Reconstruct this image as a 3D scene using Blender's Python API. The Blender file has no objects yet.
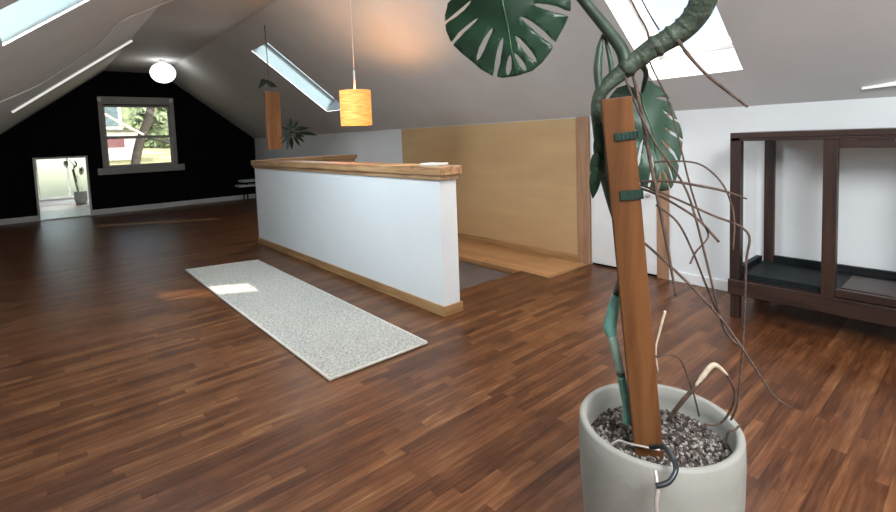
import bpy, bmesh, math, random
from mathutils import Vector, Matrix
from mathutils.geometry import delaunay_2d_cdt
random.seed(7)
S = bpy.context.scene
COL = S.collection
PI = math.pi

# ---------------------------------------------------------------- materials
def nt(name):
    m = bpy.data.materials.new(name); m.use_nodes = True
    n = m.node_tree; n.nodes.clear()
    out = n.nodes.new('ShaderNodeOutputMaterial')
    return m, n, out
def L(n, a, b): n.links.new(a, b)
def rgba(c): return (c[0], c[1], c[2], 1.0)
def plain(name, col, rough=.5, var=.06, scale=8., metallic=0., bump=0., bscale=80., spec=.5, stretch=(1, 1, 1), coat=0., trans=0.):
    """a painted / plastic / paper surface with mild procedural variation"""
    m, n, out = nt(name)
    b = n.nodes.new('ShaderNodeBsdfPrincipled')
    tc = n.nodes.new('ShaderNodeTexCoord'); mp = n.nodes.new('ShaderNodeMapping')
    mp.inputs['Scale'].default_value = stretch
    L(n, tc.outputs['Object'], mp.inputs['Vector'])
    nz = n.nodes.new('ShaderNodeTexNoise'); nz.inputs['Scale'].default_value = scale; nz.inputs['Detail'].default_value = 5
    L(n, mp.outputs['Vector'], nz.inputs['Vector'])
    r = n.nodes.new('ShaderNodeValToRGB')
    r.color_ramp.elements[0].position = .3; r.color_ramp.elements[1].position = .7
    r.color_ramp.elements[0].color = rgba([c * (1 - var) for c in col])
    r.color_ramp.elements[1].color = rgba([min(1, c * (1 + var)) for c in col])
    L(n, nz.outputs['Fac'], r.inputs['Fac']); L(n, r.outputs['Color'], b.inputs['Base Color'])
    b.inputs['Roughness'].default_value = rough; b.inputs['Metallic'].default_value = metallic
    b.inputs['Specular IOR Level'].default_value = spec
    b.inputs['Coat Weight'].default_value = coat
    b.inputs['Transmission Weight'].default_value = trans
    if bump:
        bn = n.nodes.new('ShaderNodeTexNoise'); bn.inputs['Scale'].default_value = bscale
        L(n, mp.outputs['Vector'], bn.inputs['Vector'])
        bp = n.nodes.new('ShaderNodeBump'); bp.inputs['Strength'].default_value = bump; bp.inputs['Distance'].default_value = .01
        L(n, bn.outputs['Fac'], bp.inputs['Height']); L(n, bp.outputs['Normal'], b.inputs['Normal'])
    L(n, b.outputs['BSDF'], out.inputs['Surface'])
    return m
def wood(name, dark, mid, light, axis=0, rough=.45, scale=3., knots=0., spec=.5):
    """grain stretched along one axis"""
    m, n, out = nt(name)
    b = n.nodes.new('ShaderNodeBsdfPrincipled')
    tc = n.nodes.new('ShaderNodeTexCoord'); mp = n.nodes.new('ShaderNodeMapping')
    s = [9., 9., 9.]; s[axis] = .7
    mp.inputs['Scale'].default_value = s
    L(n, tc.outputs['Object'], mp.inputs['Vector'])
    nz = n.nodes.new('ShaderNodeTexNoise'); nz.inputs['Scale'].default_value = scale; nz.inputs['Detail'].default_value = 8
    nz.inputs['Distortion'].default_value = .6
    L(n, mp.outputs['Vector'], nz.inputs['Vector'])
    r = n.nodes.new('ShaderNodeValToRGB'); e = r.color_ramp.elements
    e[0].position = .28; e[0].color = rgba(dark); e[1].position = .75; e[1].color = rgba(light)
    k = e.new(.5); k.color = rgba(mid)
    L(n, nz.outputs['Fac'], r.inputs['Fac'])
    col = r.outputs['Color']
    if knots:
        v = n.nodes.new('ShaderNodeTexVoronoi'); v.inputs['Scale'].default_value = 4.5
        L(n, tc.outputs['Object'], v.inputs['Vector'])
        q = n.nodes.new('ShaderNodeMapRange'); q.inputs['From Min'].default_value = .03; q.inputs['From Max'].default_value = .16
        q.inputs['To Min'].default_value = knots; q.inputs['To Max'].default_value = 0
        L(n, v.outputs['Distance'], q.inputs['Value'])
        mx = n.nodes.new('ShaderNodeMixRGB'); mx.inputs['Color2'].default_value = rgba([c * .45 for c in dark])
        L(n, q.outputs['Result'], mx.inputs['Fac']); L(n, col, mx.inputs['Color1']); col = mx.outputs['Color']
    L(n, col, b.inputs['Base Color'])
    b.inputs['Roughness'].default_value = rough; b.inputs['Specular IOR Level'].default_value = spec
    bp = n.nodes.new('ShaderNodeBump'); bp.inputs['Strength'].default_value = .15; bp.inputs['Distance'].default_value = .003
    L(n, nz.outputs['Fac'], bp.inputs['Height']); L(n, bp.outputs['Normal'], b.inputs['Normal'])
    L(n, b.outputs['BSDF'], out.inputs['Surface'])
    return m
def planks(name, width, length, stops, rough=.3, along='x', seam=.25, grain=.35, coat=.0, spec=.5):
    """strip flooring: random length strips, every strip its own tone, fine grain"""
    m, n, out = nt(name)
    N = n.nodes.new
    b = N('ShaderNodeBsdfPrincipled')
    geo = N('ShaderNodeNewGeometry'); sx = N('ShaderNodeSeparateXYZ'); L(n, geo.outputs['Position'], sx.inputs[0])
    U, V = (sx.outputs['X'], sx.outputs['Y']) if along == 'x' else (sx.outputs['Y'], sx.outputs['X'])
    def mth(op, a, bb=None):
        k = N('ShaderNodeMath'); k.operation = op
        for i, q in enumerate((a, bb)):
            if q is None: continue
            if isinstance(q, (int, float)): k.inputs[i].default_value = q
            else: L(n, q, k.inputs[i])
        return k.outputs[0]
    vv = mth('DIVIDE', V, width); row = mth('FLOOR', vv)
    w1 = N('ShaderNodeTexWhiteNoise'); w1.noise_dimensions = '1D'; L(n, row, w1.inputs['W'])
    uu = mth('ADD', mth('DIVIDE', U, length), mth('MULTIPLY', w1.outputs['Value'], 17.3)); colm = mth('FLOOR', uu)
    cv = N('ShaderNodeCombineXYZ'); L(n, row, cv.inputs[0]); L(n, colm, cv.inputs[1])
    w2 = N('ShaderNodeTexWhiteNoise'); w2.noise_dimensions = '2D'; L(n, cv.outputs[0], w2.inputs['Vector'])
    gv = N('ShaderNodeCombineXYZ'); L(n, mth('MULTIPLY', U, 4.5), gv.inputs[0]); L(n, mth('MULTIPLY', V, 60.), gv.inputs[1]); L(n, mth('MULTIPLY', w2.outputs['Value'], 40), gv.inputs[2])
    g = N('ShaderNodeTexNoise'); g.inputs['Scale'].default_value = 1.; g.inputs['Detail'].default_value = 6; g.inputs['Distortion'].default_value = .8
    L(n, gv.outputs[0], g.inputs['Vector'])
    bl = N('ShaderNodeTexNoise'); bl.inputs['Scale'].default_value = 5.; L(n, geo.outputs['Position'], bl.inputs['Vector'])
    gm = N('ShaderNodeMapRange'); gm.inputs['From Min'].default_value = .30; gm.inputs['From Max'].default_value = .70; gm.clamp = False
    L(n, mth('ADD', mth('MULTIPLY', g.outputs['Fac'], .7), mth('MULTIPLY', bl.outputs['Fac'], .3)), gm.inputs['Value'])
    t = mth('ADD', mth('MULTIPLY', w2.outputs['Value'], 1 - grain), mth('MULTIPLY', gm.outputs['Result'], grain))
    r = N('ShaderNodeValToRGB'); e = r.color_ramp.elements
    e[0].position = stops[0][0]; e[0].color = rgba(stops[0][1]); e[1].position = stops[-1][0]; e[1].color = rgba(stops[-1][1])
    for p, c in stops[1:-1]: k = e.new(p); k.color = rgba(c)
    L(n, t, r.inputs['Fac'])
    fv = mth('FRACT', vv); fu = mth('FRACT', uu)
    dv = mth('MULTIPLY', mth('MINIMUM', fv, mth('SUBTRACT', 1., fv)), width)
    du = mth('MULTIPLY', mth('MINIMUM', fu, mth('SUBTRACT', 1., fu)), length)
    d = mth('MINIMUM', dv, du)
    sm = N('ShaderNodeMapRange'); L(n, d, sm.inputs['Value']); sm.inputs['From Min'].default_value = .0; sm.inputs['From Max'].default_value = .003
    sm.inputs['To Min'].default_value = 1 - seam; sm.inputs['To Max'].default_value = 1
    mx = N('ShaderNodeMixRGB'); mx.blend_type = 'MULTIPLY'; mx.inputs['Fac'].default_value = 1
    L(n, r.outputs['Color'], mx.inputs['Color1']); L(n, sm.outputs['Result'], mx.inputs['Color2'])
    L(n, mx.outputs['Color'], b.inputs['Base Color'])
    rr = N('ShaderNodeMapRange'); L(n, g.outputs['Fac'], rr.inputs['Value']); rr.inputs['To Min'].default_value = rough - .08; rr.inputs['To Max'].default_value = rough + .1
    L(n, rr.outputs['Result'], b.inputs['Roughness']); b.inputs['Specular IOR Level'].default_value = spec
    b.inputs['Coat Weight'].default_value = coat; b.inputs['Coat Roughness'].default_value = .25
    bp = N('ShaderNodeBump'); bp.inputs['Strength'].default_value = .12; bp.inputs['Distance'].default_value = .002
    L(n, g.outputs['Fac'], bp.inputs['Height']); L(n, bp.outputs['Normal'], b.inputs['Normal'])
    L(n, b.outputs['BSDF'], out.inputs['Surface'])
    return m
def glass(name, tint=(.97, .99, .99), refl=.08, rough=0.):
    m, n, out = nt(name)
    t = n.nodes.new('ShaderNodeBsdfTransparent'); t.inputs['Color'].default_value = rgba(tint)
    g = n.nodes.new('ShaderNodeBsdfGlossy'); g.inputs['Roughness'].default_value = rough
    fr = n.nodes.new('ShaderNodeLayerWeight')
    pw = n.nodes.new('ShaderNodeMath'); pw.operation = 'POWER'; pw.inputs[1].default_value = 5
    ma = n.nodes.new('ShaderNodeMath'); ma.operation = 'MULTIPLY_ADD'; ma.inputs[1].default_value = .6; ma.inputs[2].default_value = refl
    mx = n.nodes.new('ShaderNodeMixShader')
    L(n, fr.outputs['Facing'], pw.inputs[0]); L(n, pw.outputs[0], ma.inputs[0]); L(n, ma.outputs[0], mx.inputs['Fac']); L(n, t.outputs[0], mx.inputs[1]); L(n, g.outputs[0], mx.inputs[2])
    L(n, mx.outputs[0], out.inputs['Surface'])
    return m
def glow(name, c1, c2, strength, scale=20., stretch=(1, 1, 1)):
    """a lit lamp shade"""
    m, n, out = nt(name)
    b = n.nodes.new('ShaderNodeBsdfPrincipled'); b.inputs['Roughness'].default_value = .7
    tc = n.nodes.new('ShaderNodeTexCoord'); mp = n.nodes.new('ShaderNodeMapping'); mp.inputs['Scale'].default_value = stretch
    L(n, tc.outputs['Object'], mp.inputs['Vector'])
    nz = n.nodes.new('ShaderNodeTexNoise'); nz.inputs['Scale'].default_value = scale; nz.inputs['Detail'].default_value = 4
    L(n, mp.outputs['Vector'], nz.inputs['Vector'])
    r = n.nodes.new('ShaderNodeValToRGB'); e = r.color_ramp.elements
    e[0].position = .35; e[1].position = .68; e[0].color = rgba(c1); e[1].color = rgba(c2)
    L(n, nz.outputs['Fac'], r.inputs['Fac'])
    L(n, r.outputs['Color'], b.inputs['Base Color']); L(n, r.outputs['Color'], b.inputs['Emission Color'])
    b.inputs['Emission Strength'].default_value = strength
    L(n, b.outputs['BSDF'], out.inputs['Surface'])
    return m

# ---------------------------------------------------------------- mesh tools
class MB:
    def __init__(s): s.bm = bmesh.new()
    def box(s, x0, x1, y0, y1, z0, z1, M=None):
        v = [s.bm.verts.new(Vector(p) if M is None else M @ Vector(p)) for p in
             ((x0, y0, z0), (x1, y0, z0), (x1, y1, z0), (x0, y1, z0), (x0, y0, z1), (x1, y0, z1), (x1, y1, z1), (x0, y1, z1))]
        for f in ((3, 2, 1, 0), (4, 5, 6, 7), (0, 1, 5, 4), (1, 2, 6, 5), (2, 3, 7, 6), (3, 0, 4, 7)):
            s.bm.faces.new([v[i] for i in f])
        return s
    def quad(s, *p):
        s.bm.faces.new([s.bm.verts.new(Vector(q)) for q in p]); return s
    def poly(s, p): return s.quad(*p)
    def tube(s, pts, r, n=8, smooth=True, steps=6, caps=True):
        """swept round tube through points; r a number or one radius per point"""
        P = [Vector(p) for p in pts]
        R = list(r) if isinstance(r, (list, tuple)) else [r] * len(P)
        if smooth and len(P) > 2:
            Q, RR = [], []
            for i in range(len(P) - 1):
                a = P[max(i - 1, 0)]; b = P[i]; c = P[i + 1]; d = P[min(i + 2, len(P) - 1)]
                for k in range(steps):
                    t = k / steps; t2 = t * t; t3 = t2 * t
                    Q.append(.5 * ((2 * b) + (c - a) * t + (2 * a - 5 * b + 4 * c - d) * t2 + (3 * b - a - 3 * c + d) * t3))
                    RR.append(R[i] * (1 - t) + R[i + 1] * t)
            Q.append(P[-1]); RR.append(R[-1]); P, R = Q, RR
        up = None; rings = []
        for i, p in enumerate(P):
            t = (P[min(i + 1, len(P) - 1)] - P[max(i - 1, 0)]).normalized()
            if up is None: up = t.orthogonal().normalized()
            up = (up - t * up.dot(t)).normalized(); sd = t.cross(up)
            rings.append([s.bm.verts.new(p + R[i] * (math.cos(2 * PI * k / n) * up + math.sin(2 * PI * k / n) * sd)) for k in range(n)])
        for a, b in zip(rings, rings[1:]):
            for k in range(n):
                f = s.bm.faces.new((a[k], a[(k + 1) % n], b[(k + 1) % n], b[k])); f.smooth = True
        if caps:
            s.bm.faces.new(rings[0][::-1]); s.bm.faces.new(rings[-1])
        return s
    def lathe(s, prof, n=48, c=(0, 0, 0), smooth=True):
        rings = []
        for r, z in prof:
            if r < 1e-5: rings.append([s.bm.verts.new((c[0], c[1], c[2] + z))])
            else: rings.append([s.bm.verts.new((c[0] + r * math.cos(2 * PI * k / n), c[1] + r * math.sin(2 * PI * k / n), c[2] + z)) for k in range(n)])
        for a, b in zip(rings, rings[1:]):
            for k in range(n):
                k2 = (k + 1) % n
                if len(a) == 1 and len(b) == 1: continue
                if len(a) == 1: f = s.bm.faces.new((a[0], b[k2], b[k]))
                elif len(b) == 1: f = s.bm.faces.new((a[k], a[k2], b[0]))
                else: f = s.bm.faces.new((a[k], a[k2], b[k2], b[k]))
                f.smooth = smooth
        return s
    def blob(s, c, r, sub=2, jit=0.):
        g = bmesh.ops.create_icosphere(s.bm, subdivisions=sub, radius=1)
        for v in g['verts']:
            k = 1 + random.uniform(-jit, jit)
            v.co = Vector((c[0] + v.co.x * r[0] * k, c[1] + v.co.y * r[1] * k, c[2] + v.co.z * r[2] * k))
        return s
    def obj(s, name, mat, parent=None, bevel=0., origin=None, fix=True, seg=2):
        if fix: bmesh.ops.recalc_face_normals(s.bm, faces=s.bm.faces)
        o0 = Vector(origin) if origin is not None else None
        if o0 is not None: bmesh.ops.translate(s.bm, verts=s.bm.verts, vec=-o0)
        me = bpy.data.meshes.new(name); s.bm.to_mesh(me); s.bm.free()
        me.materials.append(mat)
        o = bpy.data.objects.new(name, me); COL.objects.link(o)
        if parent is not None:
            o.parent = parent
            base = wloc(parent)
            if o0 is not None: o.location = o0 - base
            else:
                for v in me.vertices: v.co -= base
        elif o0 is not None: o.location = o0
        if bevel:
            b = o.modifiers.new('edge', 'BEVEL'); b.width = bevel; b.segments = seg; b.limit_method = 'ANGLE'
        return o
def wloc(o):
    v = Vector(o.location)
    while o.parent is not None: o = o.parent; v = v + Vector(o.location)
    return v
def thing(name, label, cat, loc=(0, 0, 0), group=None):
    o = bpy.data.objects.new(name, None); COL.objects.link(o); o.location = loc; o.empty_display_size = .1
    return tag(o, label, cat, group)
def tag(o, label, cat, group=None):
    o['label'] = label; o['category'] = cat
    if group: o['group'] = group
    return o
def struct(o): o['kind'] = 'structure'; return o
def lab(o, t): o['label'] = t; return o

def holed(mb, O, U, V, u0, u1, v0, v1, holes, depth=0., N=None):
    """flat panel O + u*U + v*V with rectangular openings; reveals of the given depth run along N"""
    O, U, V = Vector(O), Vector(U), Vector(V)
    us = sorted({u0, u1, *[h[0] for h in holes], *[h[1] for h in holes]}); vs = sorted({v0, v1, *[h[2] for h in holes], *[h[3] for h in holes]})
    us = [u for u in us if u0 <= u <= u1]; vs = [v for v in vs if v0 <= v <= v1]
    P = lambda u, v, d=0: O + U * u + V * v + (N * d if d else Vector((0, 0, 0)))
    for a, b in zip(us, us[1:]):
        for c, d in zip(vs, vs[1:]):
            if any(h[0] - 1e-6 <= a and b <= h[1] + 1e-6 and h[2] - 1e-6 <= c and d <= h[3] + 1e-6 for h in holes): continue
            mb.quad(P(a, c), P(b, c), P(b, d), P(a, d))
    if depth:
        for h in holes:
            q = [(h[0], h[2]), (h[1], h[2]), (h[1], h[3]), (h[0], h[3])]
            for (a, b), (c, d) in zip(q, q[1:] + q[:1]):
                mb.quad(P(a, b), P(c, d), P(c, d, depth), P(a, b, depth))
# joints of the big plant, metres
PATHS = {
    'green_stem': [(1.166,0.63,0.493),(1.156,0.644,0.547),(1.14,0.651,0.633),(1.122,0.663,0.731),(1.119,0.669,0.771),(1.13,0.655,0.853),(1.144,0.648,0.905),(1.142,0.645,0.999),(1.12,0.66,1.092),(1.1,0.672,1.184),(1.089,0.678,1.286),(1.083,0.676,1.349),(1.09,0.66,1.39),(1.118,0.627,1.427),(1.155,0.574,1.476),(1.186,0.511,1.515),(1.19,0.472,1.558),(1.176,0.449,1.613),(1.137,0.451,1.692)],
    'petiole': [(1.126,0.621,1.442),(1.122,0.629,1.482),(1.085,0.652,1.538),(1.048,0.675,1.588),(1.013,0.696,1.635),(0.966,0.73,1.701),(0.911,0.764,1.704),(0.874,0.779,1.66)],
    'petiole2': [(1.163,0.604,1.452),(1.212,0.613,1.431),(1.264,0.645,1.406),(1.297,0.668,1.388)],
    'sheath': [(1.082,0.667,1.381),(1.082,0.672,1.436),(1.09,0.67,1.49),(1.098,0.666,1.525)],
    'sheath2': [(1.106,0.648,1.4),(1.108,0.651,1.447),(1.104,0.659,1.497),(1.1,0.664,1.52)],
    'r1': [(1.167,0.512,1.49),(1.154,0.479,1.445),(1.146,0.441,1.401),(1.155,0.404,1.363),(1.166,0.364,1.323)],
    'r2': [(1.171,0.641,1.633),(1.188,0.621,1.577),(1.203,0.603,1.527),(1.2,0.599,1.462),(1.197,0.569,1.395),(1.21,0.553,1.347),(1.203,0.523,1.242),(1.194,0.496,1.146),(1.196,0.473,1.069),(1.196,0.455,1.026),(1.172,0.473,0.989),(1.159,0.481,0.961)],
    'r2b': [(1.201,0.628,1.635),(1.207,0.604,1.581),(1.195,0.57,1.528)],
    'r3': [(1.138,0.609,1.419),(1.127,0.583,1.331),(1.123,0.564,1.234),(1.121,0.544,1.138),(1.121,0.518,1.008),(1.128,0.501,0.886)],
    'r4': [(1.111,0.618,1.419),(1.112,0.583,1.331),(1.118,0.544,1.25),(1.13,0.501,1.182),(1.14,0.473,1.117),(1.156,0.449,1.0),(1.179,0.431,0.881),(1.201,0.417,0.801),(1.23,0.388,0.757)],
    'r5': [(1.141,0.594,1.153),(1.164,0.535,1.156),(1.18,0.467,1.146),(1.19,0.419,1.136),(1.206,0.377,1.119)],
    'r6': [(1.159,0.604,1.143),(1.139,0.568,1.139),(1.155,0.512,1.115),(1.193,0.45,1.079),(1.245,0.388,1.036),(1.249,0.391,0.959),(1.275,0.404,0.775),(1.286,0.418,0.601),(1.301,0.439,0.534)],
    'r7': [(1.168,0.61,0.999),(1.147,0.573,0.988),(1.169,0.495,0.915),(1.181,0.425,0.843),(1.185,0.376,0.778),(1.196,0.333,0.706),(1.2,0.315,0.682),(1.216,0.285,0.66)],
    'r8': [(1.157,0.562,1.096),(1.163,0.513,1.058),(1.175,0.483,0.991),(1.184,0.455,0.91),(1.192,0.429,0.839)],
    'r9': [(1.173,0.572,1.201),(1.18,0.513,1.204),(1.2,0.468,1.192),(1.212,0.427,1.145),(1.214,0.406,1.076),(1.206,0.405,0.998)],
    'r10': [(1.149,0.599,1.137),(1.149,0.558,1.124),(1.164,0.516,1.099),(1.183,0.471,1.064),(1.204,0.434,1.013)],
    'p1': [(1.182,0.582,0.692),(1.2,0.553,0.701),(1.213,0.529,0.694),(1.225,0.514,0.647),(1.245,0.505,0.587),(1.264,0.502,0.532)],
    'p2': [(1.207,0.557,0.521),(1.205,0.525,0.579),(1.215,0.495,0.629),(1.224,0.477,0.664),(1.247,0.46,0.69),(1.28,0.441,0.659),(1.302,0.43,0.6),(1.301,0.446,0.544),(1.295,0.467,0.512),(1.278,0.495,0.507)],
    'p3': [(1.197,0.578,0.648),(1.187,0.579,0.71),(1.19,0.569,0.766),(1.193,0.557,0.818)],
    'p4': [(1.33,0.425,0.516),(1.317,0.435,0.501),(1.313,0.45,0.488),(1.315,0.457,0.443)],
    'post': [(1.152,0.579,0.424),(1.042,0.599,1.359)],
    'leafA': [(0.85,0.786,1.657),(0.864,0.751,1.421)],
    'leafB': [(1.294,0.67,1.383),(1.292,0.594,1.118)],
    'leafD': [(1.08,0.661,1.311),(1.065,0.66,1.157)],
    'tie1': [(1.05,0.604,1.268)],
    'tie2': [(1.067,0.602,1.123)],
    'hook': [(1.103,0.552,0.498),(1.08,0.508,0.53),(1.046,0.472,0.537),(1.023,0.455,0.53),(0.999,0.46,0.511),(0.98,0.479,0.501)],
    'rod': [(1.104,0.665,0.443),(1.113,0.646,0.465),(1.118,0.615,0.469),(1.148,0.55,0.47)],
    'tube': [(1.0,0.491,0.522),(0.987,0.479,0.493),(0.977,0.477,0.46),(0.973,0.47,0.409)],
}
CORD = [(-0.352, 6.232, 1.678), (-0.213, 6.371, 1.784), (0.105, 6.891, 2.027), (0.404, 6.682, 2.256), (0.608, 6.217, 2.412), (0.709, 5.524, 2.49), (0.986, 5.8, 2.702), (1.231, 5.841, 2.85), (1.317, 5.448, 2.85)]
# ---------------------------------------------------------------- palette
M_black = plain('black_wall_paint', (.0035, .0034, .0038), .75, .15, spec=.12)
M_ceil = plain('ceiling_paint', (.61, .60, .59), .75, .04, 2., bump=.1, bscale=60, spec=.3)
M_white = plain('white_wall_paint', (.74, .76, .77), .65, .025, 2., bump=.06, bscale=70, spec=.3)
M_half = plain('half_wall_paint', (.78, .80, .81), .6, .02, 2., bump=.05, bscale=70, spec=.3)
M_trimw = plain('white_trim_paint', (.78, .78, .77), .4, .03)
M_yellow = plain('tan_plywood_paint', (.52, .34, .17), .55, .06, 3., bump=.05, bscale=40, stretch=(1, .5, 2.5))
M_base_oak = wood('oak_baseboard', (.24, .125, .05), (.38, .21, .09), (.48, .29, .135), axis=1)
M_base_oak_x = wood('oak_baseboard_end', (.24, .125, .05), (.38, .21, .09), (.48, .29, .135), axis=0)
M_casing = wood('door_casing_wood', (.26, .135, .07), (.36, .20, .115), (.43, .25, .15), axis=2)
M_cap = wood('cap_wood', (.26, .12, .05), (.44, .25, .12), (.58, .37, .20), axis=1, knots=.7)
M_cap_x = wood('cap_wood_across', (.26, .12, .05), (.44, .25, .12), (.58, .37, .20), axis=0, knots=.5)
M_capl = wood('cap_trim_wood', (.24, .13, .06), (.38, .23, .12), (.50, .32, .18), axis=1)
M_floor = planks('strip_floor', .046, .62, [(.06, (.038, .0125, .0046)), (.34, (.082, .028, .0105)), (.55, (.125, .045, .0165)), (.76, (.18, .073, .028)), (.98, (.29, .145, .062))], rough=.34, along='x', seam=.3, grain=.58, spec=.32)
M_walk = planks('oak_walkway', .085, 1.4, [(.15, (.42, .21, .085)), (.5, (.54, .29, .125)), (.9, (.64, .38, .185))], rough=.35, along='y', seam=.2, grain=.5)
M_dark = wood('dark_walnut', (.013, .0065, .005), (.029, .0135, .0095), (.052, .024, .016), axis=1, rough=.38)
M_dark_z = wood('dark_walnut_upright', (.013, .0065, .005), (.029, .0135, .0095), (.052, .024, .016), axis=2, rough=.38)
M_liner = plain('black_liner', (.006, .010, .0115), .55, .2, spec=.2)
M_glass = glass('clear_glass', (.985, .992, .99), .025)
M_pane = glass('window_glass', (.985, .995, .99), .03)
M_skypane = glass('skylight_glass', (.97, .99, 1.), .02)
M_farpane = glass('blue_grey_skylight_glass', (.26, .40, .48), .02)
M_leftpane = glass('blue_skylight_glass', (.36, .56, .62), .02)
M_rearpane = glass('greenish_window_glass', (.36, .43, .44), .02)
M_mirror = plain('mirror_silver', (.86, .92, .91), .015, .01, metallic=1.)
M_mirframe = plain('white_frame', (.75, .76, .74), .45, .05)
M_rug = plain('cream_shag', (.52, .50, .46), 1., .27, 62., bump=.6, bscale=220, spec=.1)
M_rugedge = plain('cream_binding', (.66, .62, .54), .9, .08, 60, spec=.1)
M_pot = plain('grey_fibrestone', (.265, .265, .238), .7, .05, 6., bump=.08, bscale=50)
M_potin = plain('grey_fibrestone_inside', (.20, .215, .21), .7, .06, 6.)
M_post = wood('stained_post', (.075, .028, .009), (.135, .054, .018), (.20, .086, .030), axis=2, rough=.6, scale=2.2, spec=.2)
M_leaf = plain('monstera_leaf', (.011, .040, .020), .36, .25, 9., spec=.4)
M_leafb = plain('monstera_leaf_back', (.021, .054, .033), .5, .2, 9.)
M_rib = plain('leaf_rib', (.03, .085, .035), .45, .1)
M_stem = plain('green_stem_skin', (.038, .055, .036), .6, .5, 22., bump=.6, bscale=60)
M_petiole = plain('petiole_skin', (.030, .055, .036), .5, .3, 25.)
M_root = plain('aerial_root_bark', (.075, .045, .032), .8, .45, 40., bump=.5, bscale=120)
M_rootp = plain('pale_root_tip', (.52, .44, .33), .8, .25, 40.)
M_tie = plain('green_tie', (.003, .030, .019), .6, .2, 30)
M_film = plain('pale_film', (.20, .29, .245), .35, .3, 20., spec=.6)
M_tape = plain('teal_tape', (.10, .26, .215), .4, .4, 14., spec=.6)
M_iron = plain('black_iron', (.045, .05, .055), .35, .2, 30, metallic=.7)
M_steel = plain('steel_wire', (.55, .5, .46), .35, .2, 30, metallic=.6)
M_cordw = plain('white_cord', (.7, .68, .64), .6, .1)
M_cordg = plain('grey_cord', (.94, .93, .91), .6, .05)
M_cordd = plain('dark_cord', (.12, .11, .10), .6, .05)
M_soil = plain('potting_soil', (.028, .02, .016), .95, .4, 30., bump=.6)
M_board = wood('orange_board', (.22, .085, .028), (.34, .14, .048), (.45, .20, .075), axis=2)
M_darkleaf = plain('dark_leaf', (.012, .024, .012), .45, .3, 20)
M_paper = plain('white_paper', (.82, .80, .76), .7, .03)
M_shelf = plain('pale_green_shelf', (.62, .74, .70), .5, .1, 10)
M_carpet = plain('grey_carpet', (.17, .145, .135), .95, .2, 70., bump=.4, bscale=200, spec=.1)
M_shade = glow('orange_lit_shade', (.72, .27, .055), (.95, .50, .14), .58, 4., (2, 2, 22))
M_globe = glow('white_lit_globe', (.80, .79, .80), (.97, .96, .95), 2.2, 14., (1, 1, 3))
M_bulb = glow('warm_bulb', (1, .62, .25), (1, .68, .3), 6.)
M_strip_glow = glow('white_led_strip', (.93, .92, .88), (.98, .97, .93), .45)

# ---------------------------------------------------------------- room shell (metres; x across, y along the ridge)
XL, XR, YB, YF = -.695, 4.05, 11.85, -3.2
ZK, ZC, XA, XB = 1.435, 2.87, 1.18, 2.17
VR = Vector((XB - XR, 0, ZC - ZK)).normalized(); LR = math.hypot(XB - XR, ZC - ZK)
VL = Vector((XA - XL, 0, ZC - ZK)).normalized(); LL = math.hypot(XA - XL, ZC - ZK)
NR = Vector((-VR.z * -1, 0, -VR.x)); NL = Vector((-VL.z, 0, VL.x))
sR = lambda x: (x - XR) / VR.x
sL = lambda x: (x - XL) / VL.x
SHAFT = .24
# skylight openings: y0, y1, s0, s1
R_HOLES = [(1.198, 1.838, sR(3.735), sR(2.46)), (6.49, 7.14, sR(3.612), sR(2.476))]
L_HOLES = [(2.92, 3.775, sL(-.09), sL(.98)), (-1.6, -.3, sL(-.09), sL(.98))]  # second opening is out of view, added to light the room
Y = Vector((0, 1, 0)); Z = Vector((0, 0, 1)); X = Vector((1, 0, 0))
mb = MB()
holed(mb, (XR, 0, ZK), Y, VR, YF, YB, 0, LR, R_HOLES, SHAFT, NR)
holed(mb, (XL, 0, ZK), Y, VL, YF, YB, 0, LL, L_HOLES, SHAFT, NL)
mb.quad((XA, YF, ZC), (XB, YF, ZC), (XB, YB, ZC), (XA, YB, ZC))
struct(mb.obj('ceiling', M_ceil, fix=False))

# stairwell and floor
SW = (2.305, 3.41, 2.95, 6.25)
WK = (3.41, 4.05, 2.64, 6.3)
mb = MB()
holed(mb, (0, 0, 0), X, Y, XL, XR, YF, YB, [SW, (3.41, 4.05, 2.64, 6.3)])
struct(mb.obj('floor', M_floor, fix=False))
mb = MB(); mb.box(3.40, XR, 2.66, 6.3, -.04, 0)
struct(mb.obj('floor_walkway', M_walk))
mb = MB(); mb.box(3.38, XR, 2.615, 2.66, -.1, .004)
struct(mb.obj('trim_1', M_base_oak_x))
mb = MB()      # inner walls of the stairwell
mb.box(2.20, 2.305, 2.90, 6.25, -2.5, -.002).box(3.41, 3.5, 2.90, 6.25, -2.5, -.041).box(2.305, 3.41, 2.86, 2.95, -2.5, -.03).box(2.305, 3.41, 6.25, 6.34, -2.5, -.002)
struct(mb.obj('wall_stairwell', M_casing))
mb = MB(); mb.box(2.30, 3.5, 2.9, 6.3, -2.56, -2.5); struct(mb.obj('floor_landing', M_carpet))
mb = MB(); mb.box(2.305, 3.41, 2.87, 2.965, -.028, .001); struct(mb.obj('trim_2', M_floor))

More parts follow.
